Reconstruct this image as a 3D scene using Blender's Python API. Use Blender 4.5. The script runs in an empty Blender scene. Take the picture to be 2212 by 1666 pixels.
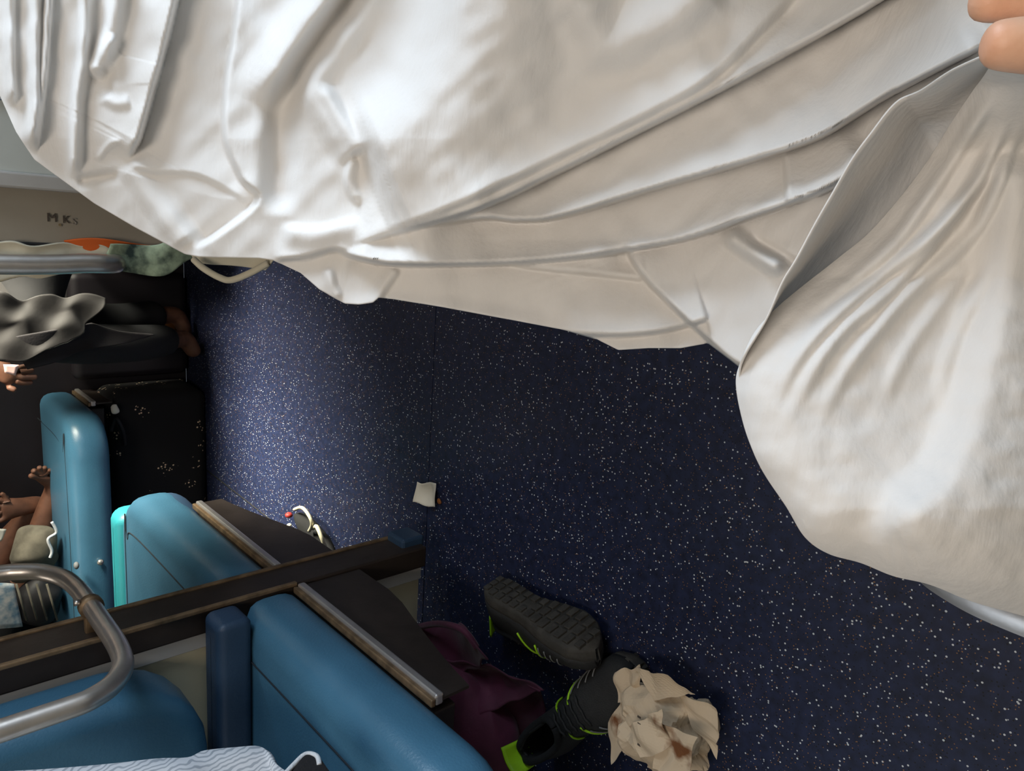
import bpy, bmesh, math, random
import numpy as np
from mathutils import Vector, Matrix
random.seed(7); rng = np.random.default_rng(7)
S = bpy.context.scene
COL = S.collection
PI = math.pi

# ------------------------------------------------------------------ camera
# world: +X to the window side of the coach, +Y along the aisle, +Z up, floor z = 0
F_PX = 1595.0
PITCH, ROLL, YAW = [math.radians(a) for a in (42.12, 6.54, 15.10)]
EYE = np.array([0., 0., 1.0])
cp, sp = math.cos(PITCH), math.sin(PITCH)
_d = np.array([0, cp, sp]); _g0 = np.array([0, -sp, cp]); _r0 = np.array([1., 0, 0])
_g = math.cos(YAW) * _g0 + math.sin(YAW) * _r0
_r = math.cos(YAW) * _r0 - math.sin(YAW) * _g0
_R = np.array([[math.cos(ROLL), math.sin(ROLL), 0], [-math.sin(ROLL), math.cos(ROLL), 0], [0, 0, 1]])
_d, _g, _r = _R @ _d, _R @ _g, _R @ _r
ax = [np.array([_r[i], _g[i], -_d[i]]) for i in range(3)]      # portrait right, portrait down, forward (world)
cam_d = bpy.data.cameras.new('camera'); cam = bpy.data.objects.new('camera', cam_d); COL.objects.link(cam)
M = Matrix.Identity(4)
for i in range(3):
    M[i][0] = ax[1][i]; M[i][1] = ax[0][i]; M[i][2] = -ax[2][i]; M[i][3] = EYE[i]
cam.matrix_world = M
cam_d.sensor_width = 36; cam_d.lens = 36 * F_PX / 2212; cam_d.clip_start = 0.02
S.camera = cam

def ray(x, y):
    v = np.array([833. - y, x - 1106., F_PX]) / F_PX
    return np.array([v @ _r, v @ _g, -(v @ _d)])
def Pz(x, y, c): v = ray(x, y); return EYE + v * ((c - EYE[2]) / v[2])
def Px(x, y, c): v = ray(x, y); return EYE + v * (c / v[0])
def Py(x, y, c): v = ray(x, y); return EYE + v * (c / v[1])
def Pd(x, y, c): return EYE + ray(x, y) * c

def Pds(P, Z):
    v = np.stack([833. - P[:, 1], P[:, 0] - 1106., np.full(len(P), F_PX)], 1) / F_PX
    return EYE + np.stack([v @ _r, v @ _g, -(v @ _d)], 1) * Z[:, None]

# ------------------------------------------------------------------ light
S.view_settings.view_transform = 'Standard'; S.view_settings.look = 'None'
S.view_settings.gamma = 1; S.view_settings.use_curve_mapping = False
S.view_settings.exposure = 0.0
w = bpy.data.worlds.new('sky'); S.world = w; w.use_nodes = True
w.node_tree.nodes['Background'].inputs[0].default_value = (0.75, 0.86, 1.0, 1)
w.node_tree.nodes['Background'].inputs[1].default_value = 0.3
def area(name, loc, aim, sx, sy, power, col, spread=180):
    l = bpy.data.lights.new(name, 'AREA'); l.shape = 'RECTANGLE'; l.size = sx; l.size_y = sy
    l.energy = power; l.color = col; l.spread = math.radians(spread)
    o = bpy.data.objects.new(name, l); COL.objects.link(o); o.location = loc
    o.rotation_euler = Vector(aim).to_track_quat('-Z', 'Y').to_euler()
    return o
# daylight through the three coach windows, two dim ceiling lamps
area('daylight_near_window', (1.30, 1.02, 1.38), (-1, -0.35, -0.55), 1.1, 0.8, 45.0, (0.80, 0.89, 1.0))
area('daylight_next_window', (0.47, 2.28, 1.12), (-1, 0.10, -0.95), 0.70, 0.6, 40.0, (1.0, 0.93, 0.74), 62)
area('daylight_far_window', (-2.45, 0.25, 1.2), (1, 0.0, -0.3), 0.9, 0.7, 4.0, (0.85, 0.93, 1.0))
area('ceiling_lamp_light', (-0.12, -0.15, 2.2), (0, 0, -1), 0.3, 0.9, 13.0, (1.0, 0.88, 0.76))
area('ceiling_lamp_light', (-1.5, 2.2, 2.2), (0, 0, -1), 0.5, 0.5, 2.0, (1.0, 0.9, 0.8))

# ------------------------------------------------------------------ materials
def lin(c):
    c = c / 255.0
    return c / 12.92 if c <= 0.04045 else ((c + 0.055) / 1.055) ** 2.4
def rgb(r, g, b): return (lin(r), lin(g), lin(b), 1)
def mat(name, col, rough=0.6, metal=0.0, bump=0.0, bscale=200., vary=0.0, vscale=8., spec=0.5, col2=None, sheen=0.0):
    m = bpy.data.materials.new(name); m.use_nodes = True
    nt = m.node_tree; b = nt.nodes['Principled BSDF']
    b.inputs['Base Color'].default_value = col; b.inputs['Roughness'].default_value = rough
    b.inputs['Metallic'].default_value = metal; b.inputs['Specular IOR Level'].default_value = spec
    b.inputs['Sheen Weight'].default_value = sheen
    tc = nt.nodes.new('ShaderNodeTexCoord')
    if vary > 0:
        n = nt.nodes.new('ShaderNodeTexNoise'); n.inputs['Scale'].default_value = vscale; n.inputs['Detail'].default_value = 5
        nt.links.new(tc.outputs['Object'], n.inputs['Vector'])
        cr = nt.nodes.new('ShaderNodeValToRGB')
        c2 = col2 if col2 else tuple(c * (1 - vary) for c in col[:3]) + (1,)
        cr.color_ramp.elements[0].position = .35; cr.color_ramp.elements[1].position = .65
        cr.color_ramp.elements[0].color = c2; cr.color_ramp.elements[1].color = col
        nt.links.new(n.outputs['Fac'], cr.inputs[0]); nt.links.new(cr.outputs[0], b.inputs['Base Color'])
    if bump > 0:
        n2 = nt.nodes.new('ShaderNodeTexNoise'); n2.inputs['Scale'].default_value = bscale; n2.inputs['Detail'].default_value = 3
        nt.links.new(tc.outputs['Object'], n2.inputs['Vector'])
        bp = nt.nodes.new('ShaderNodeBump'); bp.inputs['Strength'].default_value = bump; bp.inputs['Distance'].default_value = .002
        nt.links.new(n2.outputs['Fac'], bp.inputs['Height']); nt.links.new(bp.outputs[0], b.inputs['Normal'])
    return m

def floor_material():
    m = bpy.data.materials.new('speckled_blue_vinyl'); m.use_nodes = True
    nt = m.node_tree; b = nt.nodes['Principled BSDF']; L = nt.links.new
    b.inputs['Roughness'].default_value = .46; b.inputs['Specular IOR Level'].default_value = .55
    tc = nt.nodes.new('ShaderNodeTexCoord')
    prev = None
    base = nt.nodes.new('ShaderNodeTexNoise'); base.inputs['Scale'].default_value = 60; base.inputs['Detail'].default_value = 6
    L(tc.outputs['Object'], base.inputs['Vector'])
    cr = nt.nodes.new('ShaderNodeValToRGB'); cr.color_ramp.elements[0].position = .3; cr.color_ramp.elements[1].position = .7
    cr.color_ramp.elements[0].color = rgb(25, 31, 54); cr.color_ramp.elements[1].color = rgb(38, 47, 79)
    L(base.outputs['Fac'], cr.inputs[0]); prev = cr.outputs[0]
    for sc, thr, keep, col in ((150, .20, .62, rgb(215, 220, 225)), (230, .20, .60, rgb(150, 110, 70)), (210, .22, .55, rgb(12, 13, 20)), (95, .14, .80, rgb(205, 215, 220))):
        v = nt.nodes.new('ShaderNodeTexVoronoi'); v.inputs['Scale'].default_value = sc; v.inputs['Randomness'].default_value = 1
        L(tc.outputs['Object'], v.inputs['Vector'])
        lt = nt.nodes.new('ShaderNodeMath'); lt.operation = 'LESS_THAN'; lt.inputs[1].default_value = thr
        L(v.outputs['Distance'], lt.inputs[0])
        sx = nt.nodes.new('ShaderNodeSeparateColor'); L(v.outputs['Color'], sx.inputs[0])
        gt = nt.nodes.new('ShaderNodeMath'); gt.operation = 'GREATER_THAN'; gt.inputs[1].default_value = keep
        L(sx.outputs[0], gt.inputs[0])
        mu = nt.nodes.new('ShaderNodeMath'); mu.operation = 'MULTIPLY'; L(lt.outputs[0], mu.inputs[0]); L(gt.outputs[0], mu.inputs[1])
        mx = nt.nodes.new('ShaderNodeMix'); mx.data_type = 'RGBA'; L(mu.outputs[0], mx.inputs['Factor'])
        L(prev, mx.inputs[6]); mx.inputs[7].default_value = col; prev = mx.outputs[2]
    L(prev, b.inputs['Base Color'])
    return m

def sheet_material():
    m = bpy.data.materials.new('white_cotton_sheet'); m.use_nodes = True
    nt = m.node_tree; L = nt.links.new
    out = nt.nodes['Material Output']; b = nt.nodes['Principled BSDF']
    b.inputs['Base Color'].default_value = (.86, .835, .805, 1); b.inputs['Roughness'].default_value = .9
    b.inputs['Specular IOR Level'].default_value = .15
    tr = nt.nodes.new('ShaderNodeBsdfTranslucent'); tr.inputs[0].default_value = (.80, .76, .70, 1)
    mx = nt.nodes.new('ShaderNodeMixShader'); mx.inputs[0].default_value = .12
    L(b.outputs[0], mx.inputs[1]); L(tr.outputs[0], mx.inputs[2]); L(mx.outputs[0], out.inputs[0])
    tc = nt.nodes.new('ShaderNodeTexCoord')
    mp = nt.nodes.new('ShaderNodeMapping'); mp.inputs['Scale'].default_value = (30, 160, 160)
    L(tc.outputs['Object'], mp.inputs['Vector'])
    n = nt.nodes.new('ShaderNodeTexNoise'); n.inputs['Scale'].default_value = 1.0; n.inputs['Detail'].default_value = 4
    L(mp.outputs[0], n.inputs['Vector'])
    n2 = nt.nodes.new('ShaderNodeTexNoise'); n2.inputs['Scale'].default_value = 22; n2.inputs['Detail'].default_value = 5
    L(tc.outputs['Object'], n2.inputs['Vector'])
    ad = nt.nodes.new('ShaderNodeMath'); ad.operation = 'MULTIPLY_ADD'; ad.inputs[1].default_value = 3.0
    L(n2.outputs['Fac'], ad.inputs[0]); L(n.outputs['Fac'], ad.inputs[2])
    bp = nt.nodes.new('ShaderNodeBump'); bp.inputs['Strength'].default_value = .30; bp.inputs['Distance'].default_value = .0022
    L(ad.outputs[0], bp.inputs['Height']); L(bp.outputs[0], b.inputs['Normal']); L(bp.outputs[0], tr.inputs['Normal'])
    return m

def stripe_material(name, c1, c2, scale, direction='X', dist=1.5):
    m = bpy.data.materials.new(name); m.use_nodes = True
    nt = m.node_tree; b = nt.nodes['Principled BSDF']; L = nt.links.new
    b.inputs['Roughness'].default_value = .9; b.inputs['Specular IOR Level'].default_value = .1
    tc = nt.nodes.new('ShaderNodeTexCoord'); wv = nt.nodes.new('ShaderNodeTexWave')
    wv.bands_direction = direction; wv.inputs['Scale'].default_value = scale; wv.inputs['Distortion'].default_value = dist
    wv.inputs['Detail'].default_value = 1
    L(tc.outputs['Object'], wv.inputs['Vector'])
    cr = nt.nodes.new('ShaderNodeValToRGB'); cr.color_ramp.elements[0].color = c2; cr.color_ramp.elements[1].color = c1
    cr.color_ramp.elements[0].position = .2; cr.color_ramp.elements[1].position = .45
    L(wv.outputs['Fac'], cr.inputs[0]); L(cr.outputs[0], b.inputs['Base Color'])
    return m

def flower_material():
    m = bpy.data.materials.new('black_cloth_with_flower_dots'); m.use_nodes = True
    nt = m.node_tree; b = nt.nodes['Principled BSDF']; L = nt.links.new
    b.inputs['Roughness'].default_value = .9
    tc = nt.nodes.new('ShaderNodeTexCoord')
    v = nt.nodes.new('ShaderNodeTexVoronoi'); v.inputs['Scale'].default_value = 14
    L(tc.outputs['Object'], v.inputs['Vector'])
    v2 = nt.nodes.new('ShaderNodeTexVoronoi'); v2.inputs['Scale'].default_value = 85
    L(tc.outputs['Object'], v2.inputs['Vector'])
    a = nt.nodes.new('ShaderNodeMath'); a.operation = 'LESS_THAN'; a.inputs[1].default_value = .38; L(v.outputs['Distance'], a.inputs[0])
    c = nt.nodes.new('ShaderNodeMath'); c.operation = 'LESS_THAN'; c.inputs[1].default_value = .26; L(v2.outputs['Distance'], c.inputs[0])
    sx = nt.nodes.new('ShaderNodeSeparateColor'); L(v.outputs['Color'], sx.inputs[0])
    k = nt.nodes.new('ShaderNodeMath'); k.operation = 'GREATER_THAN'; k.inputs[1].default_value = .35; L(sx.outputs[0], k.inputs[0])
    mu = nt.nodes.new('ShaderNodeMath'); mu.operation = 'MULTIPLY'; L(a.outputs[0], mu.inputs[0]); L(c.outputs[0], mu.inputs[1])
    mu2 = nt.nodes.new('ShaderNodeMath'); mu2.operation = 'MULTIPLY'; L(mu.outputs[0], mu2.inputs[0]); L(k.outputs[0], mu2.inputs[1])
    mx = nt.nodes.new('ShaderNodeMix'); mx.data_type = 'RGBA'; L(mu2.outputs[0], mx.inputs['Factor'])
    mx.inputs[6].default_value = rgb(16, 14, 17); mx.inputs[7].default_value = rgb(235, 205, 170)
    L(mx.outputs[2], b.inputs['Base Color'])
    return m

def paper_material():
    m = bpy.data.materials.new('stained_newsprint'); m.use_nodes = True
    nt = m.node_tree; b = nt.nodes['Principled BSDF']; L = nt.links.new
    b.inputs['Roughness'].default_value = .85; b.inputs['Specular IOR Level'].default_value = .15
    tc = nt.nodes.new('ShaderNodeTexCoord')
    n = nt.nodes.new('ShaderNodeTexNoise'); n.inputs['Scale'].default_value = 16; n.inputs['Detail'].default_value = 5
    L(tc.outputs['Object'], n.inputs['Vector'])
    cr = nt.nodes.new('ShaderNodeValToRGB')
    cr.color_ramp.elements[0].position = .30; cr.color_ramp.elements[0].color = rgb(120, 78, 50)
    cr.color_ramp.elements[1].position = .40; cr.color_ramp.elements[1].color = rgb(205, 186, 160)
    L(n.outputs['Fac'], cr.inputs[0])
    L(cr.outputs[0], b.inputs['Base Color'])
    return m

MT = dict(
    floor=floor_material(), sheet=sheet_material(), flower=flower_material(), paper=paper_material(),
    blue=mat('blue_rexine', rgb(70, 116, 144), .31, bump=.25, bscale=260, vary=.18, vscale=6, spec=.5),
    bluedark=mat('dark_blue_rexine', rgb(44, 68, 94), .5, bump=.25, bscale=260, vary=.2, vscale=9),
    turq=mat('turquoise_rexine', rgb(44, 140, 150), .45, bump=.2, bscale=200, vary=.1),
    seam=mat('dark_stitching', rgb(30, 40, 50), .8, vary=.3, vscale=300),
    steel=mat('brushed_steel', rgb(222, 214, 206), .34, .9, bump=.08, bscale=90, vary=.15, vscale=30),
    strip=mat('aluminium_strip', rgb(225, 220, 218), .35, .85, bump=.05, vary=.12, vscale=25),
    plate=mat('dark_brown_steel_plate', rgb(62, 54, 50), .42, .35, bump=.15, bscale=60, vary=.35, vscale=14),
    post=mat('dark_bronze_post', rgb(70, 60, 54), .40, .45, bump=.12, bscale=80, vary=.3, vscale=10),
    rust=mat('worn_edge_brass', rgb(150, 125, 96), .5, .6, bump=.2, vary=.5, vscale=40),
    cream=mat('cream_laminate', rgb(212, 205, 176), .5, bump=.05, vary=.06, vscale=5),
    grey=mat('grey_laminate', rgb(178, 176, 172), .5, bump=.04, vary=.06, vscale=6),
    panel=mat('pale_grey_green_laminate', rgb(190, 194, 188), .42, bump=.04, vary=.06, vscale=4),
    tanpanel=mat('taupe_laminate', rgb(158, 150, 136), .42, bump=.05, vary=.1, vscale=12),
    wall=mat('off_white_laminate', rgb(200, 198, 188), .55, bump=.05, vary=.06, vscale=3),
    ceil=mat('ceiling_laminate', rgb(205, 203, 196), .6, vary=.05, vscale=3),
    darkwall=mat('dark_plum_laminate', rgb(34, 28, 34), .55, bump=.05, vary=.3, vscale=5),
    gap=mat('dark_rubber', rgb(24, 22, 22), .8, vary=.2),
    maroon=mat('maroon_cloth', rgb(98, 34, 64), .75, bump=.5, bscale=60, vary=.5, vscale=9, sheen=.15),
    sole=mat('charcoal_outsole_rubber', rgb(64, 62, 58), .75, bump=.5, bscale=140, vary=.35, vscale=40),
    upper=mat('black_mesh_upper', rgb(34, 35, 36), .75, bump=.5, bscale=420, vary=.25, vscale=60),
    lining=mat('black_lining', rgb(22, 22, 24), .9, bump=.2, vary=.2),
    lime=mat('lime_green_trim', rgb(168, 226, 30), .55, bump=.15, bscale=300, vary=.12, vscale=30),
    greypipe=mat('grey_piping', rgb(120, 122, 124), .7, vary=.2),
    white=mat('white_wrapper', rgb(226, 222, 210), .6, bump=.2, bscale=40, vary=.06),
    orange=mat('orange_cloth', rgb(205, 92, 24), .8, bump=.3, bscale=60, vary=.15),
    rustbit=mat('orange_brown_scrap', rgb(150, 92, 42), .8, vary=.25, vscale=60),
    green=mat('pale_green_cloth', rgb(172, 190, 160), .85, bump=.3, bscale=60, vary=.9, vscale=38, col2=rgb(36, 52, 48)),
    beige=mat('beige_cloth', rgb(198, 190, 168), .85, bump=.3, bscale=70, vary=.2, vscale=14),
    offwhite=mat('off_white_cloth', rgb(205, 202, 192), .85, bump=.3, bscale=70, vary=.08, vscale=14),
    stripe=stripe_material('white_cotton_with_grey_stripes', rgb(204, 208, 214), rgb(160, 167, 176), 62, 'Y', 7),
    bluestripe=stripe_material('pale_blue_striped_cotton', rgb(205, 212, 220), rgb(105, 125, 150), 60, 'Y', 1),
    furblack=mat('black_fleece', rgb(22, 22, 26), .95, bump=.6, bscale=200, vary=.3),
    furwhite=mat('white_fleece_edge', rgb(214, 218, 222), .95, bump=.6, bscale=300, vary=.15),
    skin=mat('warm_skin', rgb(232, 186, 156), .5, bump=.12, bscale=300, vary=.15, vscale=40, col2=rgb(222, 166, 134)),
    nail=mat('fingernail', rgb(225, 172, 140), .3, vary=.05),
    brownskin=mat('brown_skin', rgb(112, 74, 56), .6, bump=.2, bscale=200, vary=.3, vscale=40),
    trousers=mat('black_trousers', rgb(26, 25, 27), .85, bump=.4, bscale=40, vary=.3),
    kurta=mat('grey_brown_cotton', rgb(26, 22, 21), .85, bump=.4, bscale=40, vary=.25, vscale=12),
    hair=mat('black_hair', rgb(18, 16, 16), .6, bump=.5, bscale=300, vary=.2),
    greycloth=mat('olive_grey_cloth', rgb(112, 106, 92), .85, bump=.4, bscale=50, vary=.55, vscale=20),
    blackbag=mat('black_nylon', rgb(22, 21, 24), .6, bump=.3, bscale=120, vary=.2),
    newsprint=mat('folded_newspaper', rgb(206, 204, 200), .8, bump=.1, vary=.25, vscale=40, col2=rgb(110, 140, 160)),
    pink=mat('pink_card', rgb(230, 190, 182), .7, vary=.1),
    bluebit=mat('blue_plastic', rgb(46, 92, 190), .4, vary=.15),
    red=mat('red_rubber', rgb(150, 40, 34), .6, vary=.15),
    strap=mat('cream_rubber_strap', rgb(214, 206, 178), .55, vary=.1),
    mauve=mat('mauve_grey_cloth', rgb(34, 30, 32), .9, bump=.3, vary=.15),
    ink=mat('faded_dark_ink', rgb(78, 68, 60), .7, vary=.3, vscale=400),
    inkpale=mat('faded_pale_paint', rgb(150, 142, 132), .7, vary=.2, vscale=400),
    inkyellow=mat('faded_yellow_paint', rgb(142, 124, 92), .7, vary=.3, vscale=400),
    glass=None, lampglass=None)
g = bpy.data.materials.new('window_glass'); g.use_nodes = True
gn = g.node_tree; gn.nodes.remove(gn.nodes['Principled BSDF'])
gt_ = gn.nodes.new('ShaderNodeBsdfTransparent'); gt_.inputs[0].default_value = (.93, .96, .98, 1)
gg = gn.nodes.new('ShaderNodeBsdfGlossy'); gg.inputs['Roughness'].default_value = .02
gm = gn.nodes.new('ShaderNodeMixShader'); gf = gn.nodes.new('ShaderNodeFresnel'); gf.inputs[0].default_value = 1.45
gn.links.new(gf.outputs[0], gm.inputs[0]); gn.links.new(gt_.outputs[0], gm.inputs[1]); gn.links.new(gg.outputs[0], gm.inputs[2])
gn.links.new(gm.outputs[0], gn.nodes['Material Output'].inputs[0])
MT['glass'] = g
g = bpy.data.materials.new('lamp_diffuser'); g.use_nodes = True
gb = g.node_tree.nodes['Principled BSDF']; gb.inputs['Emission Color'].default_value = (1, .9, .78, 1); gb.inputs['Emission Strength'].default_value = 1.0
MT['lampglass'] = g

# ------------------------------------------------------------------ helpers
def link(name, me, m=None, parent=None, smooth=True):
    if m is not None: me.materials.append(m)
    o = bpy.data.objects.new(name, me); COL.objects.link(o)
    if smooth:
        me.polygons.foreach_set('use_smooth', [True] * len(me.polygons))
    if parent is not None:
        o.parent = parent
        o.matrix_parent_inverse = parent.matrix_world.inverted()
    return o
def meshobj(name, V, F, m=None, parent=None, smooth=True):
    me = bpy.data.meshes.new(name); me.from_pydata([tuple(map(float, v)) for v in V], [], F); me.update()
    return link(name, me, m, parent, smooth)
def thing(name, label, cat, loc=(0, 0, 0), group=None):
    o = bpy.data.objects.new(name, None); COL.objects.link(o); o.location = loc; o.empty_display_size = .05
    o.matrix_world = Matrix.Translation(loc)
    return tag(o, label, cat, group)
def tag(o, label, cat, group=None):
    o['label'] = label; o['category'] = cat
    if group: o['group'] = group
    return o
def struct(o): o['kind'] = 'structure'; return o
def merge(parts):
    V, F = [], []
    for v, f in parts:
        n = len(V); V += [tuple(p) for p in v]; F += [tuple(i + n for i in q) for q in f]
    return V, F
def box(x0, x1, y0, y1, z0, z1, bev=0.0):
    if bev <= 0:
        V = [(x, y, z) for z in (z0, z1) for y in (y0, y1) for x in (x0, x1)]
        return V, [(0, 2, 3, 1), (4, 5, 7, 6), (0, 1, 5, 4), (2, 6, 7, 3), (0, 4, 6, 2), (1, 3, 7, 5)]
    bm = bmesh.new(); bmesh.ops.create_cube(bm, size=1)
    for v in bm.verts:
        v.co = Vector(((x0 + x1) / 2 + v.co.x * (x1 - x0), (y0 + y1) / 2 + v.co.y * (y1 - y0), (z0 + z1) / 2 + v.co.z * (z1 - z0)))
    bmesh.ops.bevel(bm, geom=list(bm.edges), offset=bev, segments=2, affect='EDGES', profile=.5)
    V = [tuple(v.co) for v in bm.verts]; F = [tuple(v.index for v in f.verts) for f in bm.faces]
    bm.free(); return V, F
def catmull(P, n=8, closed=False):
    P = [np.array(p, float) for p in P]; out = []
    N = len(P)
    for i in range(N if closed else N - 1):
        if closed: a, b, c, d = P[(i - 1) % N], P[i], P[(i + 1) % N], P[(i + 2) % N]
        else: a, b, c, d = P[max(i - 1, 0)], P[i], P[i + 1], P[min(i + 2, N - 1)]
        for k in range(n):
            t = k / n
            out.append(.5 * ((2 * b) + (-a + c) * t + (2 * a - 5 * b + 4 * c - d) * t * t + (-a + 3 * b - 3 * c + d) * t ** 3))
    if not closed: out.append(P[-1])
    return out
def tube(P, r, seg=12, cap=True, rscale=None):
    P = [np.array(p, float) for p in P]; V, F = [], []
    t0 = P[1] - P[0]; t0 /= np.linalg.norm(t0)
    up = np.array([0, 0, 1.]) if abs(t0[2]) < .9 else np.array([1., 0, 0])
    nrm = np.cross(t0, up); nrm /= np.linalg.norm(nrm)
    for i, p in enumerate(P):
        a = P[max(i - 1, 0)]; b = P[min(i + 1, len(P) - 1)]
        t = b - a; t /= max(np.linalg.norm(t), 1e-9)
        nrm = nrm - t * (nrm @ t); nrm /= max(np.linalg.norm(nrm), 1e-9)
        bn = np.cross(t, nrm)
        rr = r * (rscale[i] if rscale is not None else 1)
        for k in range(seg):
            an = 2 * PI * k / seg
            V.append(p + rr * (math.cos(an) * nrm + math.sin(an) * bn))
    n = len(P)
    for i in range(n - 1):
        for k in range(seg):
            k2 = (k + 1) % seg
            F.append((i * seg + k, i * seg + k2, (i + 1) * seg + k2, (i + 1) * seg + k))
    if cap:
        F.append(tuple(reversed(range(seg)))); F.append(tuple((n - 1) * seg + k for k in range(seg)))
    return V, F
def rrect(sx, sy, r4, n=7):
    """rounded rectangle outline centred on 0, corner radii (++, -+, --, +-)"""
    out = []
    for q, (ax_, ay_) in enumerate(((1, 1), (-1, 1), (-1, -1), (1, -1))):
        r = max(r4[q], 1e-4); cx = ax_ * (sx / 2 - r); cy = ay_ * (sy / 2 - r)
        for k in range(n):
            a = PI / 2 * q + PI / 2 * k / (n - 1)
            out.append((cx + r * math.cos(a), cy + r * math.sin(a)))
    return out
def pad(x0, x1, y0, y1, z0, z1, corner, edge, crown=0.0):
    """upholstered cushion: rounded outline, rolled top and bottom edges, slight crown"""
    sx, sy = x1 - x0, y1 - y0; cx, cy = (x0 + x1) / 2, (y0 + y1) / 2
    r4 = corner if isinstance(corner, (tuple, list)) else (corner,) * 4
    loops = []
    edge = min(edge, (z1 - z0) / 2 * .98)
    prof = []
    for k in range(6):
        a = PI / 2 * k / 5; prof.append((edge * (1 - math.sin(a)), z0 + edge * (1 - math.cos(a))))
    for k in range(6):
        a = PI / 2 * k / 5; prof.append((edge * (1 - math.cos(a)), z1 - edge * (1 - math.sin(a))))
    for k, q in ((.35, .5), (.7, .85), (.93, 1.0)):
        m = min(sx, sy) / 2 - edge; prof.append((edge + m * k, z1 + crown * q))
    V, F = [], []
    n = len(rrect(1, 1, (.1,) * 4))
    for ins, z in prof:
        for (x, y) in rrect(sx - 2 * ins, sy - 2 * ins, tuple(max(r - ins, .002) for r in r4)):
            V.append((cx + x, cy + y, z))
    for i in range(len(prof) - 1):
        for k in range(n):
            k2 = (k + 1) % n
            F.append((i * n + k, i * n + k2, (i + 1) * n + k2, (i + 1) * n + k))
    F.append(tuple(reversed(range(n)))); F.append(tuple((len(prof) - 1) * n + k for k in range(n)))
    return V, F
def xf(vf, mtx):
    return [tuple(mtx @ Vector(v)) for v in vf[0]], vf[1]
def skin(name, chains, m, parent=None, sub=2):
    """one continuous tapering surface grown on a skeleton: chains of (point, radius); a chain may start at an index"""
    V, E, Rr, names = [], [], [], {}
    for ch in chains:
        prev = None
        for it in ch:
            if isinstance(it, str): prev = names[it]; continue
            p, r = it[0], it[1]
            V.append(tuple(p)); Rr.append(r); i = len(V) - 1
            if len(it) > 2: names[it[2]] = i
            if prev is not None: E.append((prev, i))
            prev = i
    me = bpy.data.meshes.new(name); me.from_pydata(V, E, []); me.update()
    o = link(name, me, m, parent, False)
    sm = o.modifiers.new('skin', 'SKIN'); sm.use_smooth_shade = True; sm.branch_smoothing = .6
    d = me.skin_vertices[0].data if len(me.skin_vertices) else None
    if d is None:
        bm = bmesh.new(); bm.from_mesh(me); bm.verts.layers.skin.verify(); bm.to_mesh(me); bm.free()
        d = me.skin_vertices[0].data
    for i, r in enumerate(Rr):
        d[i].radius = (r, r) if not isinstance(r, tuple) else r; d[i].use_root = (i == 0)
    ss = o.modifiers.new('sub', 'SUBSURF'); ss.levels = sub; ss.render_levels = sub
    return o
def ripple(V, amp, scale, seed=0):
    """gentle cloth relief by sums of sines"""
    r = np.random.default_rng(seed); V = np.array(V, float)
    for k in range(7):
        d = r.normal(size=3); d /= np.linalg.norm(d); f = scale * r.uniform(.6, 1.8); ph = r.uniform(0, 6.3)
        n = r.normal(size=3); n /= np.linalg.norm(n)
        V += amp * r.uniform(.4, 1) * np.sin(V @ d * f + ph)[:, None] * n
    return V
def sheet_patch(corners, nu, nv, thick=0.0, amp=0.0, scale=40, seed=0, fold=None):
    """cloth panel between four corner points (a b / d c), rippled"""
    a, b, c, d = [np.array(p, float) for p in corners]
    V = []; F = []
    nrm = np.cross(b - a, d - a); nrm /= np.linalg.norm(nrm)
    for j in range(nv):
        for i in range(nu):
            u, v = i / (nu - 1), j / (nv - 1)
            p = (a * (1 - u) + b * u) * (1 - v) + (d * (1 - u) + c * u) * v
            if fold: p = p + nrm * fold(u, v)
            V.append(p)
    if amp: V = ripple(V, amp, scale, seed)
    for j in range(nv - 1):
        for i in range(nu - 1):
            q = j * nu + i; F.append((q, q + 1, q + nu + 1, q + nu))
    return V, F
def solid(o, t):
    s = o.modifiers.new('thickness', 'SOLIDIFY'); s.thickness = t; s.offset = 0; return o
def blob(center, radii, rot=None, sub=3, noise=0.0, ns=30, seed=0):
    bm = bmesh.new(); bmesh.ops.create_icosphere(bm, subdivisions=sub, radius=1)
    V = np.array([v.co[:] for v in bm.verts]); F = [tuple(v.index for v in f.verts) for f in bm.faces]; bm.free()
    V = V * np.array(radii)
    if noise: V = ripple(V, noise, ns, seed)
    if rot is not None: V = V @ np.array(rot).T
    return V + np.array(center), F

# ------------------------------------------------------------------ setting: coach shell
XL, XR, YB, YN, ZC = -2.42, 0.40, 2.93, -1.2, 2.25
PY0, PY1 = 1.215, 1.30
fl = struct(meshobj('floor', *box(XL, XR, YN, YB, -.06, -.004), MT['gap'], smooth=False))
cuts = [YN, 1.333, YB]
for i in range(2):
    meshobj('floor_sheet', *box(XL, XR, cuts[i] + .0015, cuts[i + 1] - .0015, -.004, 0.0), MT['floor'], fl, False)
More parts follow.
